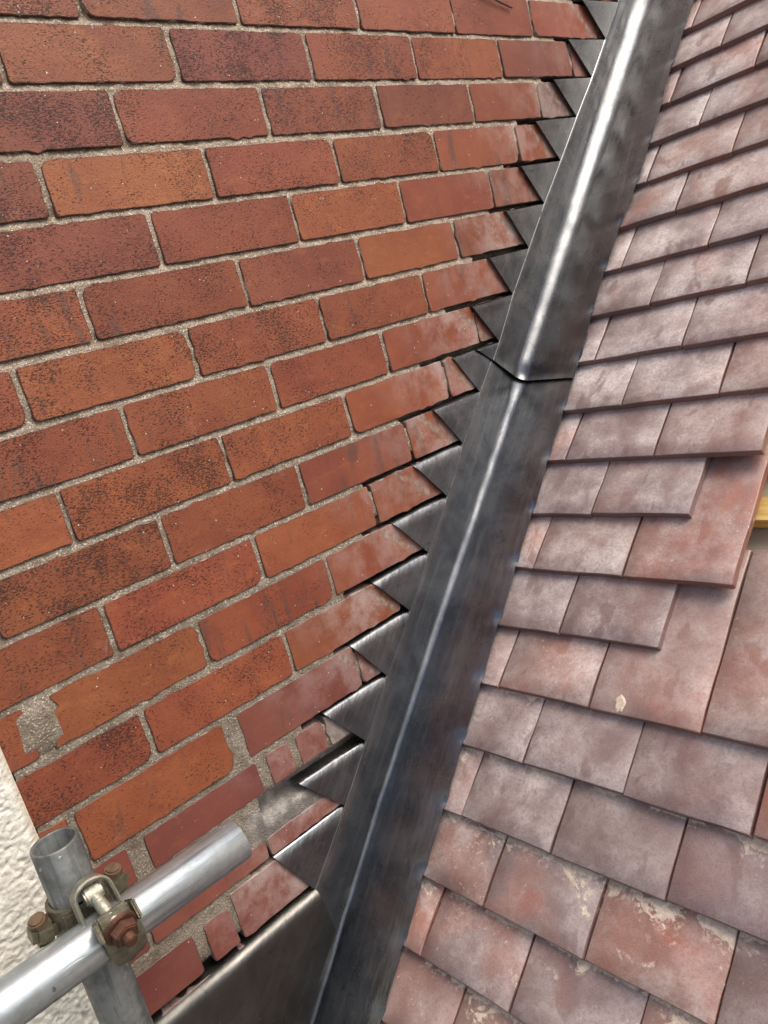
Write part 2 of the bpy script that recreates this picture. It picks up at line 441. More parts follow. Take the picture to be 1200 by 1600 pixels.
wall = empty("brick_wall", (0, YC, -18 * G))
tag(wall, "weathered red brick wall with sandy pointing, stepped lead let into its joints", "wall")
wall_inv = Matrix.Translation(-wall.location)

def brick_mesh(L, H, seed, left_ragged=False):
    r = random.Random(seed)
    hl, hh = L / 2, H / 2
    pts = []
    cor = [(-hl, -hh), (hl, -hh), (hl, hh), (-hl, hh)]
    for ci, (cx, cy) in enumerate(cor):
        rad = min(r.uniform(.0018, .0060), hl * .5)
        if r.random() < .10: rad = min(.013, hl * .6)
        sx, sy = (1 if cx > 0 else -1), (1 if cy > 0 else -1)
        ox, oy = cx - sx * rad, cy - sy * rad
        a0 = {0: 180, 1: 270, 2: 0, 3: 90}[ci]
        for j in range(4):
            a = math.radians(a0 + 30 * j)
            pts.append((ox + rad * math.cos(a), oy + rad * math.sin(a)))
        nx, ny = cor[(ci + 1) % 4]
        d = math.hypot(nx - cx, ny - cy); n = max(1, int(d / .012))
        ex, ey = (nx - cx) / d, (ny - cy) / d
        for j in range(1, n):
            t_ = rad + (d - 2 * rad) * j / n
            q = r.gauss(0, .00042) + (-r.uniform(.001, .003) if r.random() < .05 else 0)
            pts.append((cx + ex * t_ + -ey * q, cy + ey * t_ + ex * q))
    if left_ragged:
        out = []
        for (a, b) in pts:
            if a < -hl + .02: a += .016 * vnoise(np.array([b * 95.0]), np.array([3.0]), 5)[0] + (.010 if b > .01 else 0) - (.004 if b < -.02 else 0)
            out.append((a, b))
        pts = out
    n = len(pts); v = []; f = []; e = []
    ins = lambda p, d: (p[0] * (1 - d / max(hl, d * 1.5)), p[1] * (1 - d / hh))
    tilt = r.uniform(-.0006, .0006)
    for p in pts: q = ins(p, .0042); v.append((0 + tilt * q[0] / hl, q[0], q[1])); e.append(0.0)
    for p in pts: q = ins(p, .0009); v.append((tilt * q[0] / hl, q[0], q[1])); e.append(.92)
    for p in pts: v.append((-.0012, p[0], p[1])); e.append(1.15)
    for p in pts: v.append((-.055, p[0], p[1])); e.append(.8)
    f.append(list(range(n)))
    for a in range(3):
        for i in range(n):
            j = (i + 1) % n
            f.append([a * n + i, (a + 1) * n + i, (a + 1) * n + j, a * n + j])
    f.append(list(range(4 * n - 1, 3 * n - 1, -1)))
    me = bpy.data.meshes.new("brick"); me.from_pydata(v, [], f); me.update()
    at = me.attributes.new("edge", 'FLOAT', 'POINT'); at.data.foreach_set("value", e)
    me.materials.append(M_BRICK)
    sm = [False] * len(me.polygons)
    
    me.polygons.foreach_set("use_smooth", sm)
    return me

bed_w = {k: .0040 + .0010 * (k % 3) / 2 for k in range(-8, 22)}
def lefty(k):                    # left end of visible region per course, with margin
    return max(YC, -.16 - .034 * k - .22)
nb = 0
for k in range(K0, K1 + 1):
    ps = perps(k)
    zt, zb = BZ(k - 1), BZ(k)
    y_end = LEFT_Y.get(k - 1, LEFT_Y.get(15) - .08 * max(0, k - 16)) + .16 if k <= 17 else .0
    edges = [(YC - .030, .008)] + [p for p in ps if p[0] > YC + .03]
    for i in range(len(edges)):
        a = edges[i][0] + edges[i][1] / 2
        b = edges[i + 1][0] - edges[i + 1][1] / 2 if i + 1 < len(edges) else edges[i][0] + BL - .004
        if b < lefty(k) or b < YC + .01 or a > y_end: continue
        if hs((a + b) / 2, zb)[0] < .02 and hs(a, zt)[0] < .03: continue
        lo, hi = bed_w[k], bed_w[k - 1]
        lo += jit.uniform(-.0008, .0008); hi += jit.uniform(-.0008, .0008)
        ragged = False
        if k == 11 and a < -.3 and b > -.2: a, ragged = -.312, True
        if k == 14: lo += .0175
        if k == 15: hi += .0385
        if k == 16 and b < -.17: hi += .014
        if k == 13 and abs(b + .11) < .012: pass
        pieces = [(a, b)]
        if k == 11 and ragged: pieces = [(a, b), (YC - .026, -.346)]
        for (p, q) in pieces:
            L, H = q - p, zt - zb - lo - hi
            if L < .012: continue
            cy, cz = (p + q) / 2, (zt - hi + zb + lo) / 2
            me = brick_mesh(L, H, k * 97 + i * 13 + int(p * 1000), ragged and p == a)
            o = bpy.data.objects.new("brick", me); COL.objects.link(o); o.parent = wall
            o.location = wall_inv @ Vector((jit.uniform(-.0008, .0006), cy, cz))
            o.rotation_euler = (jit.uniform(-.003, .003), jit.uniform(-.006, .006), jit.uniform(-.004, .004))
            rr = RNG.random()
            idx = int(round((q - (EVEN if k % 2 == 0 else ODD)) / BL))
            col = KIND.get((k, idx)) or (R_ if rr < .84 else (D_ if rr < .92 else O_))
            smoothb = 0.0
            if k >= 13 and (p > -.1 or k >= 14): col = U_; smoothb = 1.0
            if k == 14 and p > .02: col = (.19, .155, .125)
            if k == 2 and p > .90: col = (.19, .105, .075)
            h_mid = hs(cy, cz)[0]
            j3 = RNG.uniform(.88, 1.12)
            o.color = (col[0] * j3, col[1] * j3 * RNG.uniform(.93, 1.07), col[2] * j3, 1)
            o["pit"] = max(.05, min(1.0, (h_mid - .20) / .22)) * RNG.uniform(.55, 1.05) * (1 - .8 * smoothb)
            o["soot"] = RNG.choice([-.03, 0, 0, .03, .07]) + (.05 if (k, idx) in ((11, 1), (5, 1)) else 0)
            o["cut"] = LEFT_Y.get(k - 1, -9) + LEFT_Z.get(k - 1, 0)
            o["dusty"] = RNG.uniform(.45, 1.0) if k >= 2 else RNG.uniform(.2, .5)
            o["band"] = .026 + RNG.uniform(-.006, .010) if k in (0, 2, 3, 5, 7, 8, 9, 10, 11, 12, 13) else -.5
            nb += 1

# mortar bed: one gritty sheet a little behind the brick faces, chased out where the lead is turned in
ys = np.arange(YC + .002, 1.52, .0028)
zl = []
for k in range(K1, K0 - 2, -1):
    z = BZ(k)
    zl += [z - .0085, z - .0062, z - .0042, z - .0021, z, z + .0021, z + .0042, z + .0062, z + .0085, z + .02, z + .034, z + .048, z + .059]
zs = np.array(sorted(set(np.round(zl, 5))))
zs = zs[(zs > BZ(K1) - .001)]
Y, Z = np.meshgrid(ys, zs)
X = -.0026 + .0020 * (vnoise(Y * 260, Z * 260, 1) - .5) + .0022 * (vnoise(Y * 95, Z * 95, 2) - .5) + .0022 * (vnoise(Y * 33, Z * 33, 3) - .5)
lowz = smooth01((-.50 - Z) / .35)
bz_all = np.array([BZ(k) for k in range(-5, 19)])
dz = Z - bz_all[np.argmin(np.abs(zs[:, None] - bz_all[None, :]), 1)][:, None]
X += np.where(np.abs(dz) < .012, -np.clip(dz, -.0055, .0055) * .50, 0) * (1 - .45 * lowz) + .0012 * lowz
X = np.minimum(X, -.0012 - .0010 * vnoise(Y * 150, Z * 150, 8))
for (a, b, c, d, xx) in PATCH:
    mk = smooth01((Y - a) / .006) * smooth01((b - Y) / .006) * smooth01((Z - c) / .006) * smooth01((d - Z) / .006)
    tgt = xx + .0025 * (vnoise(Y * 110, Z * 110, 4) - .5) + .0016 * (vnoise(Y * 300, Z * 300, 9) - .5)
    if xx < 0: tgt = np.minimum(tgt, -.0010)
    X = X * (1 - mk) + tgt * mk
rk = random.Random(12)
CH = {}
for k in range(-5, 17):
    if k not in TIP_Y: continue
    ly = LEFT_Y.get(k, TIP_Y[k] - .14 if k < 16 else -.33)
    ext = {4: .035, 5: .035, 6: .06, 7: .075, 8: .075, 9: .11, 10: .06, 11: .055, 12: .03, 13: .04, 14: .07, 15: .04, 16: .02}.get(k, rk.uniform(.02, .05))
    CH[k] = ext
    up = .0105 if k < 13 else .012
    mk = ((Y > ly - ext + .004 * (vnoise(Z * 300, Z * 0, k) - .5)) & (np.abs(Z - BZ(k)) < up) & (Y < TIP_Y[k] + .05))
    X = np.where(mk, -.030, X)
me = grid_mesh("mortar", X, Y, Z)
at = me.attributes.new("smear", 'FLOAT', 'POINT')
at.data.foreach_set("value", (smooth01((Y + .135) / .03) * smooth01((.07 - Y) / .02) * smooth01((BZ(14) + .012 - Z) / .012) * smooth01((Z - BZ(15)) / .02) * .85).ravel())
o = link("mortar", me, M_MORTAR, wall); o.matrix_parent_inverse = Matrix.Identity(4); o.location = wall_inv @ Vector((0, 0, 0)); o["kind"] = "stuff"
# the masonry behind
def box(name, lo, hi, mat, parent=None, inv=None, bevel=0.0):
    bm = bmesh.new(); bmesh.ops.create_cube(bm, size=1.0)
    c = [(lo[i] + hi[i]) / 2 for i in range(3)]; d = [hi[i] - lo[i] for i in range(3)]
    for v in bm.verts: v.co = Vector((v.co.x * d[0], v.co.y * d[1], v.co.z * d[2]))
    if bevel: bmesh.ops.bevel(bm, geom=bm.edges[:], offset=bevel, segments=2, affect='EDGES')
    o = link(name, mesh_bm(name, bm), mat, parent)
    o.location = (inv @ Vector(c)) if inv is not None else Vector(c)
    return o
box("backing", (-.24, YC + .004, -6.0), (-.056, 1.55, .374), M_MORTAR, wall, wall_inv)

# the same brickwork going on up above the picture: one joined piece
V = []; F = []; at_e = []
for k in range(K0 - 1, K0 - 34, -1):
    a0 = (EVEN if k % 2 == 0 else ODD) - 2 * BL
    zt, zb = BZ(k - 1) - .0045, BZ(k) + .0045
    n = 0
    while a0 + n * BL < 4.4:
        a, b = max(YC, a0 + n * BL + .0035), a0 + (n + 1) * BL - .0035; n += 1
        if b < YC + .02: continue
        q = len(V); xj = RNG.uniform(-.001, .001)
        V += [(xj, a, zb), (xj, b, zb), (xj, b, zt), (xj, a, zt), (-.05, a, zb), (-.05, b, zb), (-.05, b, zt), (-.05, a, zt)]
        F += [[q, q + 1, q + 2, q + 3], [q, q + 4, q + 5, q + 1], [q + 1, q + 5, q + 6, q + 2], [q + 2, q + 6, q + 7, q + 3], [q + 3, q + 7, q + 4, q]]
me = mesh_from("brickwork", V, F); me.materials.append(M_BRICK)
o = link("brickwork", me, None, wall); o.location = wall_inv @ Vector((0, 0, 0)); o["kind"] = "stuff"; o["pit"] = .4; o["cut"] = -9.0
o.color = (.235, .070, .034, 1)
box("backing", (-.24, YC + .004, .376), (-.004, 4.4, BZ(K0 - 34)), M_MORTAR, wall, wall_inv)
box("backing", (-.24, 1.555, -6.0), (-.056, 4.4, .374), M_MORTAR, wall, wall_inv)

# ------------------------------------------------------------------ rendered wall beyond the brick corner
ry = np.arange(-.80, YC + .0005, .0021); rz = np.arange(-1.55, -.62, .0021)
Y, Z = np.meshgrid(ry, rz)
wy = Y + .007 * (vnoise(Y * 70, Z * 70, 21) - .5); wz = Z + .007 * (vnoise(Y * 70, Z * 70, 22) - .5)
n1 = vnoise(wy * 125, wz * 170, 23); n2 = vnoise(wy * 260, wz * 300, 24); n3 = vnoise(wy * 24, wz * 30, 25); n4 = vnoise(wy * 290, wz * 290, 26)
ridge = 1 - np.abs(2 * n1 - 1)
hgt = .0036 * (1 - (1 - ridge) ** 2.6) + .0026 * (1 - np.abs(2 * n2 - 1)) + .0030 * n3 + .0012 * n4
hgt = hgt * (1 - .75 * smooth01((Y - (YC - .012)) / .012))
X = .0005 + hgt
me = grid_mesh("rendered_wall", X, Y, Z)
at = me.attributes.new("pitdirt", 'FLOAT', 'POINT'); at.data.foreach_set("value", np.clip((.42 - (hgt / .0154)) * 4, 0, 1).ravel())  # tone mask, strongest where the relief is lowest
rw = link("rendered_wall", me, M_RENDER)
tag(rw, "white painted roughcast wall beyond the corner of the brickwork", "wall")
box("wall_core", (-.30, -1.9, -6.0), (.0003, YC, -.45), M_RENDER, rw)

# ------------------------------------------------------------------ tiled roof
roof = empty("tiled_roof", (P0[0], P0[1], P0[2]))
tag(roof, "pitched roof of mauve red clay tiles with several tiles still missing", "roof")
roof.rotation_euler = (math.radians(45), 0, 0)          # local y runs up the slope, local z is the roof normal
GA, TW, TL, TT = .100, .1658, .265, .0125
def tile_mesh(wd, seed, flip=1):
    r = random.Random(seed)
    nx, ny = 5, 9
    bm = bmesh.new()
    hw = wd / 2 - .0013
    xs = [-hw, -hw + .0016] + [(-hw) + 2 * hw * t for t in (.25, .5, .75)] + [hw - .0016, hw]
    yv = [0, .0016, .03, .065, .10, .14, .18, .22, TL - .0016, TL]
    cam_ = .0022; V = []; E = []
    wob = [(r.uniform(-.0009, .0009)) for _ in range(40)]
    for j, y in enumerate(yv):
        row = []
        for i, x in enumerate(xs):
            z = -cam_ * ((y - .10) / .165) ** 2 - .0004 * (x / hw) ** 2
            rim = (i in (0, len(xs) - 1)) or (j in (0, len(yv) - 1))
            z -= .0013 if rim else 0
            ex = x + (wob[j] if i in (0, len(xs) - 1) else 0); ey = y + (wob[20 + i] if j in (0,) else 0)
            row.append(len(V)); V.append((ex, ey, z)); E.append(1.0 if rim else (.55 if (i in (1, len(xs) - 2) or j in (1,)) else 0))
    nxp, nyp = len(xs), len(yv)
    T = lambda i, j: j * nxp + i
    F = [[T(i, j), T(i + 1, j), T(i + 1, j + 1), T(i, j + 1)] for j in range(nyp - 1) for i in range(nxp - 1)]
    rim = [T(i, 0) for i in range(nxp)] + [T(nxp - 1, j) for j in range(1, nyp)] + [T(i, nyp - 1) for i in range(nxp - 2, -1, -1)] + [T(0, j) for j in range(nyp - 2, 0, -1)]
    b0 = len(V)
    for q in rim:
        x, y, z = V[q]; V.append((x, y, z - TT + .0026)); E.append(.6)
    b1 = len(V)
    for q in rim:
        x, y, z = V[q]; V.append((x * .99, min(max(y, .001), TL - .001), z - TT + .0013)); E.append(.3)
    n = len(rim)
    for i in range(n):
        j = (i + 1) % n
        F.append([rim[i], b0 + i, b0 + j, rim[j]]); F.append([b0 + i, b1 + i, b1 + j, b0 + j])
    F.append([b1 + i for i in range(n - 1, -1, -1)])
    me = bpy.data.meshes.new("roof_tile"); me.from_pydata(V, [], F); me.update()
    at = me.attributes.new("edge", 'FLOAT', 'POINT'); at.data.foreach_set("value", E)
    ns = (nxp - 1) * (nyp - 1)
    me.polygons.foreach_set("use_smooth", [i < ns for i in range(len(me.polygons))])
    me.materials.append(M_TILE)
    return me
TV = [tile_mesh(TW, 40 + i) for i in range(4)]
TILT = math.atan(TT / GA)
tr = random.Random(21)
# rows with missing tiles: highest half-tile column laid
LAST = {5: 3, 6: 4, 7: 3, 8: 4}
PINK, MAUVE, TERRA, PURP = (.225, .134, .113), (.190, .130, .121), (.250, .122, .094), (.168, .110, .101)
SPT = {(6, 2): (TERRA, .8), (1, 3): (TERRA, .9), (5, 1): (PURP, .15), (3, 1): (MAUVE, .0), (2, 0): (MAUVE, .0), (2, 2): (MAUVE, .05), (4, 0): (PINK, .55), (4, 2): (PINK, .55),
       (1, 1): (MAUVE, .5), (0, 0): (PURP, .45), (0, 2): (MAUVE, .4), (2, 4): (MAUVE, .1), (3, 3): (PURP, .1), (4, 4): (PINK, .5), (9, 3): (PINK, .4), (1, 5): (PURP, .1), (3, 5): (TERRA, .5)}
for r in range(-3, 25):
    par = r % 2
    cmax = LAST.get(r, 8 if r < 12 else 7)
    c = -2 if par == 0 else -1
    while c + 2 <= cmax:
        x0, x1 = c * TW / 2, (c + 2) * TW / 2
        cut = False
        if x0 + P0[0] < .010: x0, cut = .010 - P0[0], True
        me = tile_mesh(x1 - x0, r * 7 + c) if cut else TV[tr.randrange(4)]
        o = bpy.data.objects.new("roof_tile", me); COL.objects.link(o); o.parent = roof
        o.location = ((x0 + x1) / 2 + tr.uniform(-.0007, .0007), r * GA + tr.uniform(-.0015, .0015), tr.uniform(-.0006, .0008))
        o.rotation_euler = (-TILT + tr.uniform(-.009, .009), tr.uniform(-.012, .012), tr.uniform(-.007, .007))
        base, fl = SPT.get((r, c), (tr.choice([PINK, MAUVE, MAUVE, PINK, PURP]), tr.choice([0, .1, .35, .6])))
        j = tr.uniform(.92, 1.08)
        o.color = (base[0] * j, base[1] * j * tr.uniform(.97, 1.03), base[2] * j, 1)
        o["flame"] = float(fl)
        o["dust"] = float(min(1.2, max(.12, .68 + .06 * (r - 3) + tr.uniform(-.2, .2) + (.25 if c <= 0 else 0) + (.2 if r >= 9 else 0))))  # paler up the slope: dust plus grazing sheen put into the colour
        o["sand"] = float({-3: 1, -2: 1, -1: 1, 0: 1.0, 1: .85, 2: .55, 3: .35}.get(r, .0 if r < 9 else .12) * tr.uniform(.5, 1.15))
        if 3 <= r <= 8: o["sand"] = 0.0 if c >= 1 else o["sand"]
        if (r, c) == (1, 3): o["sand"] = 1.1
        c += 2
# a splash of mortar on one of the exposed tiles
bm = bmesh.new()
rr = random.Random(9)
ring = [bm.verts.new((.0085 * (1 + .25 * rr.uniform(-1, 1)) * math.cos(a), .0125 * (1 + .25 * rr.uniform(-1, 1)) * math.sin(a), 0)) for a in [2 * math.pi * i / 16 for i in range(16)]]
ring2 = [bm.verts.new((v.co.x * .7, v.co.y * .7, .0011)) for v in ring]
for i in range(16): bm.faces.new([ring[i], ring[(i + 1) % 16], ring2[(i + 1) % 16], ring2[i]])
bm.faces.new(ring2)
msp = link("mortar_splash", mesh_bm("mortar_splash", bm), None, roof)
msp.location = (.2132, .4153, -.0024); msp.rotation_euler = (-TILT, 0, .2)
M_SPL = mat_plain("dried mortar splash", (.62, .52, .40), .9, 0, 260, .5); msp.data.materials.append(M_SPL)
# battens and membrane under the gap
HB = -(.265 / GA) * TT - TT - .002
for r in (3, 4, 5, 6, 7, 8, 9):
    yb = r * GA + .231
    o = box("batten", (.14, yb - .019, HB - .025), (.95, yb + .019, HB), M_WOOD, roof, Matrix.Identity(4), .0012)
mx = np.linspace(-.12, .95, 60); my = np.linspace(-.4, 2.6, 160)
Xm, Ym = np.meshgrid(mx, my)
Zm = HB - .027 - .006 * np.abs(np.sin((Ym - .262) / GA * math.pi)) ** 1.5 + .003 * vnoise(Xm * 9, Ym * 9, 5)
o = link("membrane", grid_mesh("membrane", Xm, Ym, Zm), M_MEMB, roof)

# ------------------------------------------------------------------ lead flashings
def corner_h(s):
    return float(np.interp(s, [-.3, -.14, .03, .19, .36, .54, .75, .95, .975, .99, 1.2, 1.9, 2.4],
                           [.020, .022, .026, .028, .027, .026, .021, .0185, .020, .025, .0245, .0245, .0245]) + .000)
def edge_x(s):
    return float(np.interp(s, [-.3, -.1, .1, .5, .9, 1.0, 1.2, 1.3, 1.45, 1.6, 1.7, 1.86, 2.4],
                           [.121, .1205, .1185, .1185, .1205, .1235, .122, .128, .140, .139, .137, .144, .146]))
tipsS = sorted([(hs(TIP_Y[k], TIP_Z[k])[1], hs(TIP_Y[k], TIP_Z[k])[0]) for k in TIP_Y])
tipsS = [(-.6, tipsS[0][1])] + tipsS
def scribe_h(s): return float(np.interp(s, [a for a, b in tipsS], [b for a, b in tipsS]))

def lead_sheet(name, s0, s1, off, steps, clip=None, seed=0, mat=M_LEAD):
    """one sheet: strip folded from wall to roof + the stepped teeth; off = metres the sheet stands off"""
    xw = .0042 + off
    V = []; F = []; SCR = []
    S = sorted(set(list(np.round(np.arange(s0, s1, .0085), 5)) + [s1]))
    def addv(x, h, s, sc):
        y, z = yz(h, s); V.append((x, y, z)); SCR.append(sc); return len(V) - 1
    rows = []
    for s in S:
        hc = corner_h(s) + off; hsct = scribe_h(s); xe = edge_x(s) + .0008 * math.sin(s * 37) - .0028 * math.exp(-(((s + .5 * GA) % GA - .5 * GA - .004) / .010) ** 2)
        R = float(np.interp(s, [-.4, .2, .5, .9, 1.0, 1.6], [.006, .008, .013, .017, .028, .041]))

        prof = []
        he = .0040 + off                                   # lead thickness over the tile plane at the outer edge
        tail = (s % GA) / GA
        # the outer margin is dressed down over the tile tails
        dip = -TT * (tail ** 1.0) if tail < .86 else -TT * (1 - (tail - .86) / .14) * .95
        dip = min(0, dip * .95 + .0)
        slope = (he - hc) / (xe - xw)
        th = math.atan2(hc - he, xe - xw)                  # roof part falls towards the edge by th
        # wall part
        htop = hsct; hb = hc + R * .8
        for q in (-.03, 0, .22, .42, .62, .82, 1.0):
            h = htop + (hb - htop) * q
            bul = .0010 * math.sin(q * math.pi) * (vnoise(np.array([s * 16.]), np.array([q * 3 + seed]), 31)[0] - .2)
            bul += (.0060 if off > 0 else .0022) * max(0, q) ** 1.2
            prof.append((xw + bul - (.0007 if q < 0 else 0), h, h - htop))
        # fold
        xw0 = xw + (.0060 if off > 0 else .0022)
        a0, a1 = math.pi, 1.5 * math.pi - th                # centre at (xw+R, hb)
        for q in range(1, 8):
            a = a0 + (a1 - a0) * q / 8
            prof.append((xw0 + R + R * math.cos(a), hb + R * math.sin(a), -1))
        xs_, hs_ = xw0 + R + R * math.cos(a1), hb + R * math.sin(a1)
        ridge_n = .0022 * (vnoise(np.array([s * 34.]), np.array([seed + .5]), 33)[0] - .5)
        for q in (0, .12, .28, .45, .6, .72, .82, .90, .955, 1.0):
            x = xs_ + (xe - xs_) * q
            h = hs_ + (he - hs_) * q + (.0011 if off == 0 else .0004) * (vnoise(np.array([s * 13.]), np.array([x * 25 + seed]), 32)[0] - .5) * math.sin(q * math.pi)
            e = max(0, (q - .78) / .22)
            h += dip * .12 * e * e - (.0055 if off == 0 else .0038) * e ** 2 * math.exp(-(((s + .5 * GA) % GA - .5 * GA - .010) / .009) ** 2)
            prof.append((x, h, -1))
        lift = .0022 * max(0, 1 - (s - s0) / .012) if off > 0 else 0
        rows.append([addv(x + (ridge_n if 6 < i < 15 else 0) + lift * .7, h + (lift * .8 if i > 6 else 0), s, sc) for i, (x, h, sc) in enumerate(prof)])
    for a, b in zip(rows[:-1], rows[1:]):
        for i in range(len(a) - 1): F.append([a[i], a[i + 1], b[i + 1], b[i]])
    # teeth
    for k in steps:
        if k + 1 not in TIP_Y: continue
        A = np.array([LEFT_Y[k], LEFT_Z[k]]); B = np.array([TIP_Y[k], TIP_Z[k]]); Cc = np.array([TIP_Y[k + 1], TIP_Z[k + 1] + .0015])
        if clip and k == clip:
            A = np.array([.569, LEFT_Z[k] + .0005]); y_, z_ = yz(scribe_h(s0), s0); Cc = np.array([y_, z_])
        n = 11
        r_ = random.Random(k + 50); bow = r_.uniform(.002, .005)
        idx = {}
        for i in range(n + 1):
            for j in range(n + 1 - i):
                w_ = (j / n) ** 1.7; u = (i / max(1, n - j)) * (1 - w_) if j < n else 0.0; t_ = 1 - u - w_
                p = A * t_ + B * u + Cc * w_
                # raking edge a touch bowed, as cut by hand
                sc = -abs((1 - (u + w_)) * .05) if True else 0
                curl = .0012 * t_ * t_ + bow * .12 * math.sin(u * math.pi) * (w_)
                xx = xw + curl + (.0006 * (vnoise(np.array([p[0] * 60]), np.array([p[1] * 60]), 35)[0] - .5))
                # top arris rolls into the joint
                roll = .0052 if k >= 9 else (.0022 if k >= 7 else .0010)
                xx -= roll * max(0, 1 - w_ / .17) ** 2
                idx[i, j] = len(V); V.append((xx, p[0], p[1])); SCR.append(abs(t_) * .06)
        for i in range(n):
            for j in range(n - i):
                F.append([idx[i, j], idx[i, j + 1], idx[i + 1, j]])
                if i + j < n - 1: F.append([idx[i + 1, j], idx[i, j + 1], idx[i + 1, j + 1]])
        # lip turned into the raked joint: rounded then level
        prev = [idx[i, 0] for i in range(n + 1)]
        for (dx, dz) in ((-.0022, .0013), (-.0050, .0022), (-.012, .0022), (-.024, .0018)):
            cur = []
            for i in range(n + 1):
                p = A + (B - A) * i / n
                wv = .0007 * (vnoise(np.array([p[0] * 90]), np.array([k * 7.]), 36)[0] - .5)
                cur.append(len(V)); V.append((xw + dx - (.0052 if k >= 9 else (.0022 if k >= 7 else .0010)), p[0] + .0, p[1] + dz + wv)); SCR.append(.05)
            for i in range(n): F.append([prev[i], prev[i + 1], cur[i + 1], cur[i]])
            prev = cur
    me = mesh_from(name, V, F, True)
    at = me.attributes.new("scribe", 'FLOAT', 'POINT'); at.data.foreach_set("value", SCR)
    bm = bmesh.new(); bm.from_mesh(me)
    bmesh.ops.remove_doubles(bm, verts=bm.verts, dist=.00005)
    bmesh.ops.recalc_face_normals(bm, faces=bm.faces)
    ctr = sum((f.normal.x for f in bm.faces)) 
    if ctr < 0: bmesh.ops.reverse_faces(bm, faces=bm.faces)
    bm.to_mesh(me); bm.free()
    o = link(name, me, mat)
    md = o.modifiers.new("thick", 'SOLIDIFY'); md.thickness = .0020; md.offset = -1
    md = o.modifiers.new("arris", 'EDGE_SPLIT'); md.split_angle = math.radians(34)
    return o

LAP = .962
lo_ = lead_sheet("lead_flashing", -.42, 1.06, 0.0, range(7, 16), seed=1, mat=M_LEAD1)
tag(lo_, "lower grey lead stepped sheet, dull with a thin bright fold, beside the lower tiles", "flashing")
hi_ = lead_sheet("lead_flashing", LAP, 2.42, .0032, range(-5, 8), clip=7, seed=4)
tag(hi_, "upper lead stepped sheet lapped over the lower one, with a broad shining fold", "flashing")

# lower apron sheet lying over the brickwork below the last step
xa = .0105
top = [(-.62, -1.232), (-.3263, -1.2253), (-.19, -1.2225), (-.0565, -1.2200)]
pts = [(-.0565, -1.2200), (-.0504, -1.2949), (-.1463, -1.3947), (-.34, -1.597), (-.62, -1.597)]
V = []; F = []
NY = 26
zrows = [0, .003, .007, .012, .02, .05, .0749, .09, .13, .17, .21, .26, .32, .377]
def ap_right(z):
    if z > -1.2949: return -.0565 + (-.0504 + .0565) * (-1.22 - z) / .0749
    return -.0504 - (-1.2949 - z) * 1.0
grid = []
for d in zrows:
    row = []
    z = -1.22 - d; yr = ap_right(z)
    for i in range(NY + 1):
        t_ = i / NY
        y = -.62 + (yr + .62) * t_
        ztop = np.interp(y, [p[0] for p in top], [p[1] for p in top])
        zz = ztop - d if d < .05 else z + (ztop + 1.22) * max(0, 1 - d / .1)
        x = xa + .0035 * (vnoise(np.array([y * 14]), np.array([z * 14]), 41)[0] - .5) - .0060 * max(0, 1 - d / .012) ** 2
        if d == 0: x -= .0008 + .001 * vnoise(np.array([y * 70]), np.array([0.]), 42)[0]
        row.append(len(V)); V.append((x, y, zz + (.0012 * (vnoise(np.array([y * 120]), np.array([1.]), 43)[0] - .5) if d == 0 else 0)))
    grid.append(row)
# top returns into the joint
row = []
for i in range(NY + 1):
    x, y, z = V[grid[0][i]]; row.append(len(V)); V.append((x - .006, y, z + .0020))
row2 = []
for i in range(NY + 1):
    x, y, z = V[grid[0][i]]; row2.append(len(V)); V.append((x - .032, y, z + .0030))
grid = [row2, row] + grid
for a, b in zip(grid[:-1], grid[1:]):
    for i in range(NY): F.append([a[i], b[i], b[i + 1], a[i + 1]])
me = mesh_from("lead_apron", V, F, True)
at = me.attributes.new("scribe", 'FLOAT', 'POINT'); at.data.foreach_set("value", [1.0] * len(V))
ap = link("lead_apron", me, M_LEAD2)
md = ap.modifiers.new("thick", 'SOLIDIFY'); md.thickness = .0020; md.offset = 1
md = ap.modifiers.new("arris", 'EDGE_SPLIT'); md.split_angle = math.radians(40)
tag(ap, "flat brownish lead apron sheet with clipped corner under the lowest bricks", "flashing")

# ------------------------------------------------------------------ scaffold
def tube(name, a, b, r, th, mat, seg=48, wear=.0):
    a, b = Vector(a), Vector(b); L = (b - a).length
    bm = bmesh.new()
    rings = []
    prof = [(r - .0006, 0), (r, .0008), (r, L * .25), (r, L * .5), (r, L * .75), (r, L - .0010), (r - .0008, L), (r - th + .0006, L), (r - th, L - .001), (r - th, L * .5), (r - th, .001), (r - th + .0006, 0)]
    for (rr, z) in prof:
        rings.append([bm.verts.new((rr * math.cos(2 * math.pi * i / seg), rr * math.sin(2 * math.pi * i / seg), z)) for i in range(seg)])
    n = len(rings)
    for q in range(n):
        A, B = rings[q], rings[(q + 1) % n]
        for i in range(seg): bm.faces.new([A[i], A[(i + 1) % seg], B[(i + 1) % seg], B[i]])
    bmesh.ops.recalc_face_normals(bm, faces=bm.faces)
    o = link(name, mesh_bm(name, bm, True), mat)
    for e in o.data.edges: pass
    o.location = a; o.rotation_euler = (b - a).to_track_quat('Z', 'Y').to_euler()
    return o

def ray(px, py):
    v = RGT * ((px - 600) / 1222.35) + DWN * ((py - 800) / 1222.35) + FWD
    return v
PX, TX = .118, .180
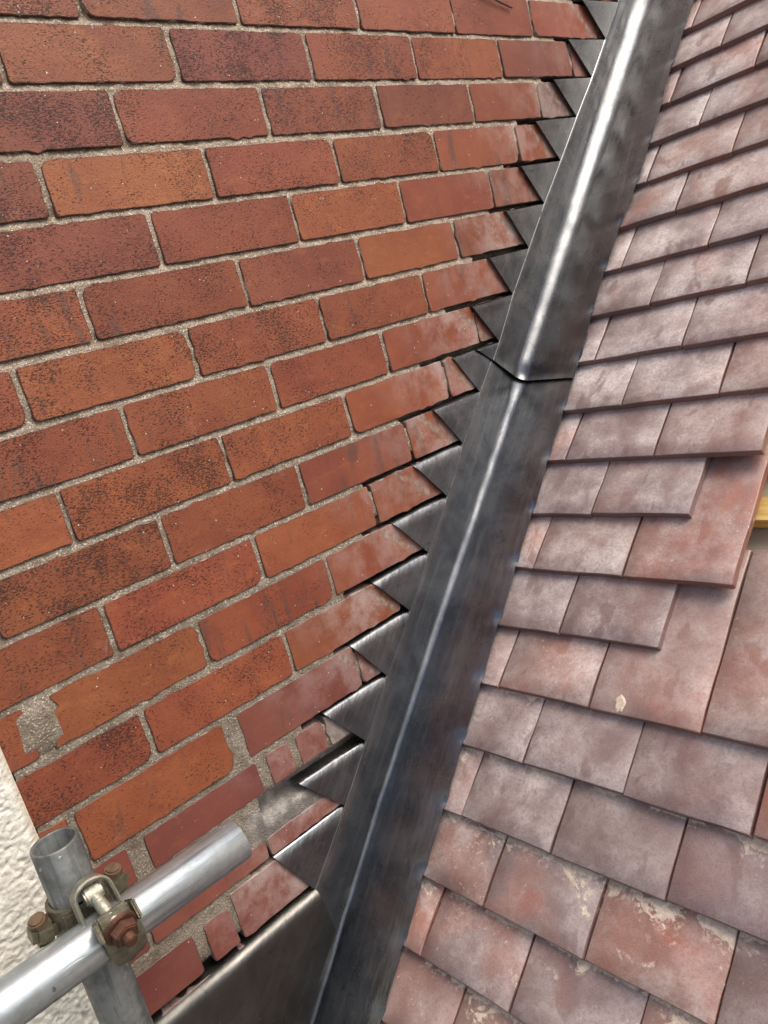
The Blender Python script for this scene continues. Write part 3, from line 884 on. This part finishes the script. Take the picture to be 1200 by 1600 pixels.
# axis points measured on the photograph, turned into metres once
TA = Vector((TX, -.4640, -.9516)); TB = Vector((TX, -.2042, -.9529))
def at_x(px, py, x):
    v = ray(px, py); t_ = (x - CAM.x) / v.x; return CAM + v * t_
ta, tb = at_x(22, 1562, TX), at_x(374, 1310, TX)
pa, pb = at_x(84, 1315, PX), at_x(198, 1598, PX)
dirT = (tb - ta).normalized(); dirP = (pb - pa).normalized()
TR = .0243; PR = .0250
t1 = tube("scaffold_tube", tb, ta - dirT * 1.2, TR, .004, M_TUBE)
tag(t1, "bright galvanised scaffold tube running level, its free end over the bricks", "tube")
t2 = tube("scaffold_tube", pa, pa + dirP * 3.5, PR, .0038, M_POST)
tag(t2, "dull upright scaffold tube with open top behind the level tube", "tube")

# coupler, in a frame at the crossing: X away from the wall, Y along the level tube, Z up
fr = (pa + dirP * 0.0)
tt_ = ((fr - ta).dot(dirT)); crossT = ta + dirT * ((at_x(172, 1455, TX) - ta).dot(dirT))
cp = empty("scaffold_coupler", crossT)
tag(cp, "rusty scaffold coupler with bolt and strap clamping the two tubes together", "coupler")
ZP = Vector((PX - TX, 0, 0)); 
yP = (pa + dirP * ((crossT.z - pa.z) / dirP.z)).y - crossT.y

def add_box(bm, c, d, rot=None, bev=.0015):
    r = bmesh.ops.create_cube(bm, size=1.0); vs_ = r["verts"]
    for v in vs_:
        p = Vector((v.co.x * d[0], v.co.y * d[1], v.co.z * d[2]))
        if rot is not None: p = rot @ p
        v.co = p + Vector(c)
    if bev:
        es = list({e for v in vs_ for e in v.link_edges})
        bmesh.ops.bevel(bm, geom=es, offset=bev, segments=2, affect='EDGES')

def add_cyl(bm, a, b, r0, r1=None, seg=20, bev=0.0):
    a, b = Vector(a), Vector(b); L = (b - a).length
    q = (b - a).to_track_quat('Z', 'Y').to_matrix()
    r1 = r0 if r1 is None else r1
    res = bmesh.ops.create_cone(bm, cap_ends=True, segments=seg, radius1=r0, radius2=r1, depth=L)
    vs_ = res["verts"]
    if bev:
        es = [e for e in {e for v in vs_ for e in v.link_edges} if len(e.link_faces) == 2 and any(len(f.verts) > 4 for f in e.link_faces)]
        out = bmesh.ops.bevel(bm, geom=es, offset=bev, segments=2, affect='EDGES'); 
        vs_ = list({v for v in out["verts"]} | {v for v in vs_ if v.is_valid})
        seen = set(); st = list(vs_)
        while st:
            v = st.pop()
            if v in seen or not v.is_valid: continue
            seen.add(v)
            for e in v.link_edges: st.append(e.other_vert(v))
        vs_ = list(seen)
    for v in vs_: v.co = q @ v.co + (a + b) / 2

def band(bm, r, th, stations):
    """a strap bent round the Y axis; stations = (angle deg from +X towards +Z, half width, extra radius, y centre)"""
    rows = []
    for (a, hw, ex, yc) in stations:
        A = math.radians(a); ca, sa = math.cos(A), math.sin(A)
        q = []
        ri, ro = r + ex, r + th + ex
        rid = ro + .0022                                # pressed rib along the middle
        for (y, rr) in ((-hw, ri), (-hw, ro - .0008), (-hw + .0014, ro), (-hw * .45, ro), (-hw * .18, rid), (hw * .18, rid), (hw * .45, ro), (hw - .0014, ro), (hw, ro - .0008), (hw, ri)):
            q.append(bm.verts.new((rr * ca, yc + y, rr * sa)))
        rows.append(q)
    for a, b in zip(rows[:-1], rows[1:]):
        n = len(a)
        for i in range(n): bm.faces.new([a[i], a[(i + 1) % n], b[(i + 1) % n], b[i]])
    bm.faces.new(rows[0]); bm.faces.new(rows[-1][::-1])

def part(name, bm, mat, parent, smooth=True):
    bmesh.ops.recalc_face_normals(bm, faces=bm.faces)
    me = mesh_bm(name, bm, smooth)
    o = link(name, me, mat, parent)
    if smooth:
        md = o.modifiers.new("edge", 'EDGE_SPLIT'); md.split_angle = math.radians(38)
    return o

# strap over the level tube
bm = bmesh.new()
st = []
for i in range(22):
    t_ = i / 21; a = 52 - t_ * 150
    hw = .0195 * (1 - .52 * max(0, (t_ - .45) / .55) ** 1.4)
    st.append((a, hw, .001 + (.003 if t_ < .12 else 0) + .010 * max(0, (t_ - .5) / .5) ** 1.3, .004 + .004 * t_))
band(bm, TR, .0048, st)
part("strap", bm, M_OLIVE, cp)
# raised seat round the bolt at the strap's upper end
bm = bmesh.new()
A = math.radians(34); n_ = Vector((math.cos(A), 0, math.sin(A))); tdir = Vector((-math.sin(A), 0, math.cos(A)))
bo = n_ * (TR + .006) + Vector((0, .004, 0))
bdir = Vector((.90, .06, -.34)).normalized()            # bolt axis, running out over the tube to the front
nutc = Vector((TR + .010, .004, .0170))
add_box(bm, nutc - bdir * .010 + Vector((-.002, 0, .002)), (.010, .034, .022), Matrix.Rotation(math.radians(-20), 3, 'Y'), .003)
for sgn in (-1, 1):
    add_box(bm, nutc + Vector((-.010, sgn * .0185, .004)), (.024, .0045, .022), Matrix.Rotation(math.radians(-24), 3, 'Y') @ Matrix.Rotation(sgn * .15, 3, 'Z'), .0018)
part("bolt_seat", bm, M_OLIVE, cp)
bm = bmesh.new(); add_cyl(bm, nutc - bdir * .003, nutc + bdir * .0015, .0180, .0174, 28, .0008); wsh = part("washer", bm, M_RUST, cp)
bm = bmesh.new(); add_cyl(bm, nutc + bdir * .0015, nutc + bdir * .0125, .0142, .0134, 6, .0012); part("nut", bm, M_RUST, cp)
bm = bmesh.new()
pin = Vector((-.010, .000, TR + .0165))
add_cyl(bm, nutc + bdir * .011, nutc + bdir * .021, .0066, .0060, 18, .0010)
part("bolt_end", bm, M_RUST, cp)
bm = bmesh.new()
b0 = nutc - bdir * .006
add_cyl(bm, b0, pin + Vector((.004, 0, 0)), .0068, .0068, 18)
add_cyl(bm, pin - Vector((0, .0095, 0)), pin + Vector((0, .0095, 0)), .0098, .0098, 22, .0022)
part("eye_bolt", bm, M_ZINC, cp)
# fork that carries the eye of the bolt: a bent plate, open in front
bm = bmesh.new()
path = []
for i in range(15):
    a = math.pi * i / 14
    path.append(Vector((0, -math.cos(a) * .0165, math.sin(a) * .012)))
path = [Vector((0, -.0175, -.026))] + [Vector((0, -.0172, -.012))] + path + [Vector((0, .0172, -.012))] + [Vector((0, .0175, -.026))]
rowsv = []
rotf = Matrix.Rotation(math.radians(-18), 3, 'Y')
for i, p in enumerate(path):
    pv = path[max(0, i - 1)]; nx_ = path[min(len(path) - 1, i + 1)]
    tg = (nx_ - pv).normalized(); nn = Vector((0, -tg.z, tg.y))
    q = []
    for (dx, dn) in ((-.011, 0), (-.011, .0036), (.009, .0036), (.011, .0018), (.009, 0)):
        q.append(bm.verts.new(rotf @ (p + nn * dn + Vector((dx, 0, 0))) + pin + Vector((-.002, 0, .001))))
    rowsv.append(q)
for a, b in zip(rowsv[:-1], rowsv[1:]):
    for i in range(5): bm.faces.new([a[i], a[(i + 1) % 5], b[(i + 1) % 5], b[i]])
bm.faces.new(rowsv[0]); bm.faces.new(rowsv[-1][::-1])
part("fork", bm, M_ZINC, cp)
# saddle between the tubes and half ring round the post
bm = bmesh.new()
pc = Vector((PX - TX, yP, 0))
add_box(bm, (pc.x + PR + .003, yP, .0), (.010, .046, .052), None, .003)
part("saddle", bm, M_OLIVE, cp)
bm = bmesh.new()
rows = []
for i in range(25):
    a = math.radians(-150 + 300 * i / 24)
    ca, sa = math.cos(a), math.sin(a)
    q = []
    for (rr, z) in ((PR + .0008, -.022), (PR + .005, -.022), (PR + .006, -.019), (PR + .006, .019), (PR + .005, .022), (PR + .0008, .022)):
        q.append(bm.verts.new((pc.x + rr * ca, pc.y + rr * sa, z + .004)))
    rows.append(q)
for a, b in zip(rows[:-1], rows[1:]):
    for i in range(6): bm.faces.new([a[i], a[(i + 1) % 6], b[(i + 1) % 6], b[i]])
bm.faces.new(rows[0]); bm.faces.new(rows[-1][::-1])
part("post_ring", bm, M_OLIVE, cp)
for sgn in (-1, 1):
    bm = bmesh.new()
    cy = pc.y + sgn * (PR + .0155)
    add_box(bm, (pc.x + .004, cy, .010), (.030, .026, .024), Matrix.Rotation(sgn * .25, 3, 'X'), .006)
    lug = part("lug", bm, M_OLIVE, cp)
    bm = bmesh.new()
    ax = Vector((.25, sgn * .15, .95)).normalized()
    cc = Vector((pc.x + .006, cy + sgn * .001, .021))
    add_cyl(bm, cc, cc + ax * .008, .0098, .0090, 24, .0018)
    part("rivet", bm, M_RUST2, lug)

# ------------------------------------------------------------------ twig lodged on the bricks
bm = bmesh.new()
pth = [Vector((.0040, .795, .070)), Vector((.006, .823, .0655)), Vector((.005, .850, .058)), Vector((.0045, .884, .0502))]
for a, b in zip(pth[:-1], pth[1:]): add_cyl(bm, a, b, .0019, .0017, 8)
add_cyl(bm, pth[1], pth[1] + Vector((.004, .010, .008)), .001, .0006, 6)
tw = part("twig", bm, M_TWIG, None)
tag(tw, "thin dark twig lying across a brick face at the very top", "twig")

# ------------------------------------------------------------------ ground far below the scaffold
gx = np.linspace(-900, 900, 3); gy = np.linspace(-900, 900, 3)
Xg, Yg = np.meshgrid(gx, gy)
g = link("ground", grid_mesh("ground", Xg, Yg, np.full_like(Xg, -5.8)), M_GROUND)
g["kind"] = "structure"
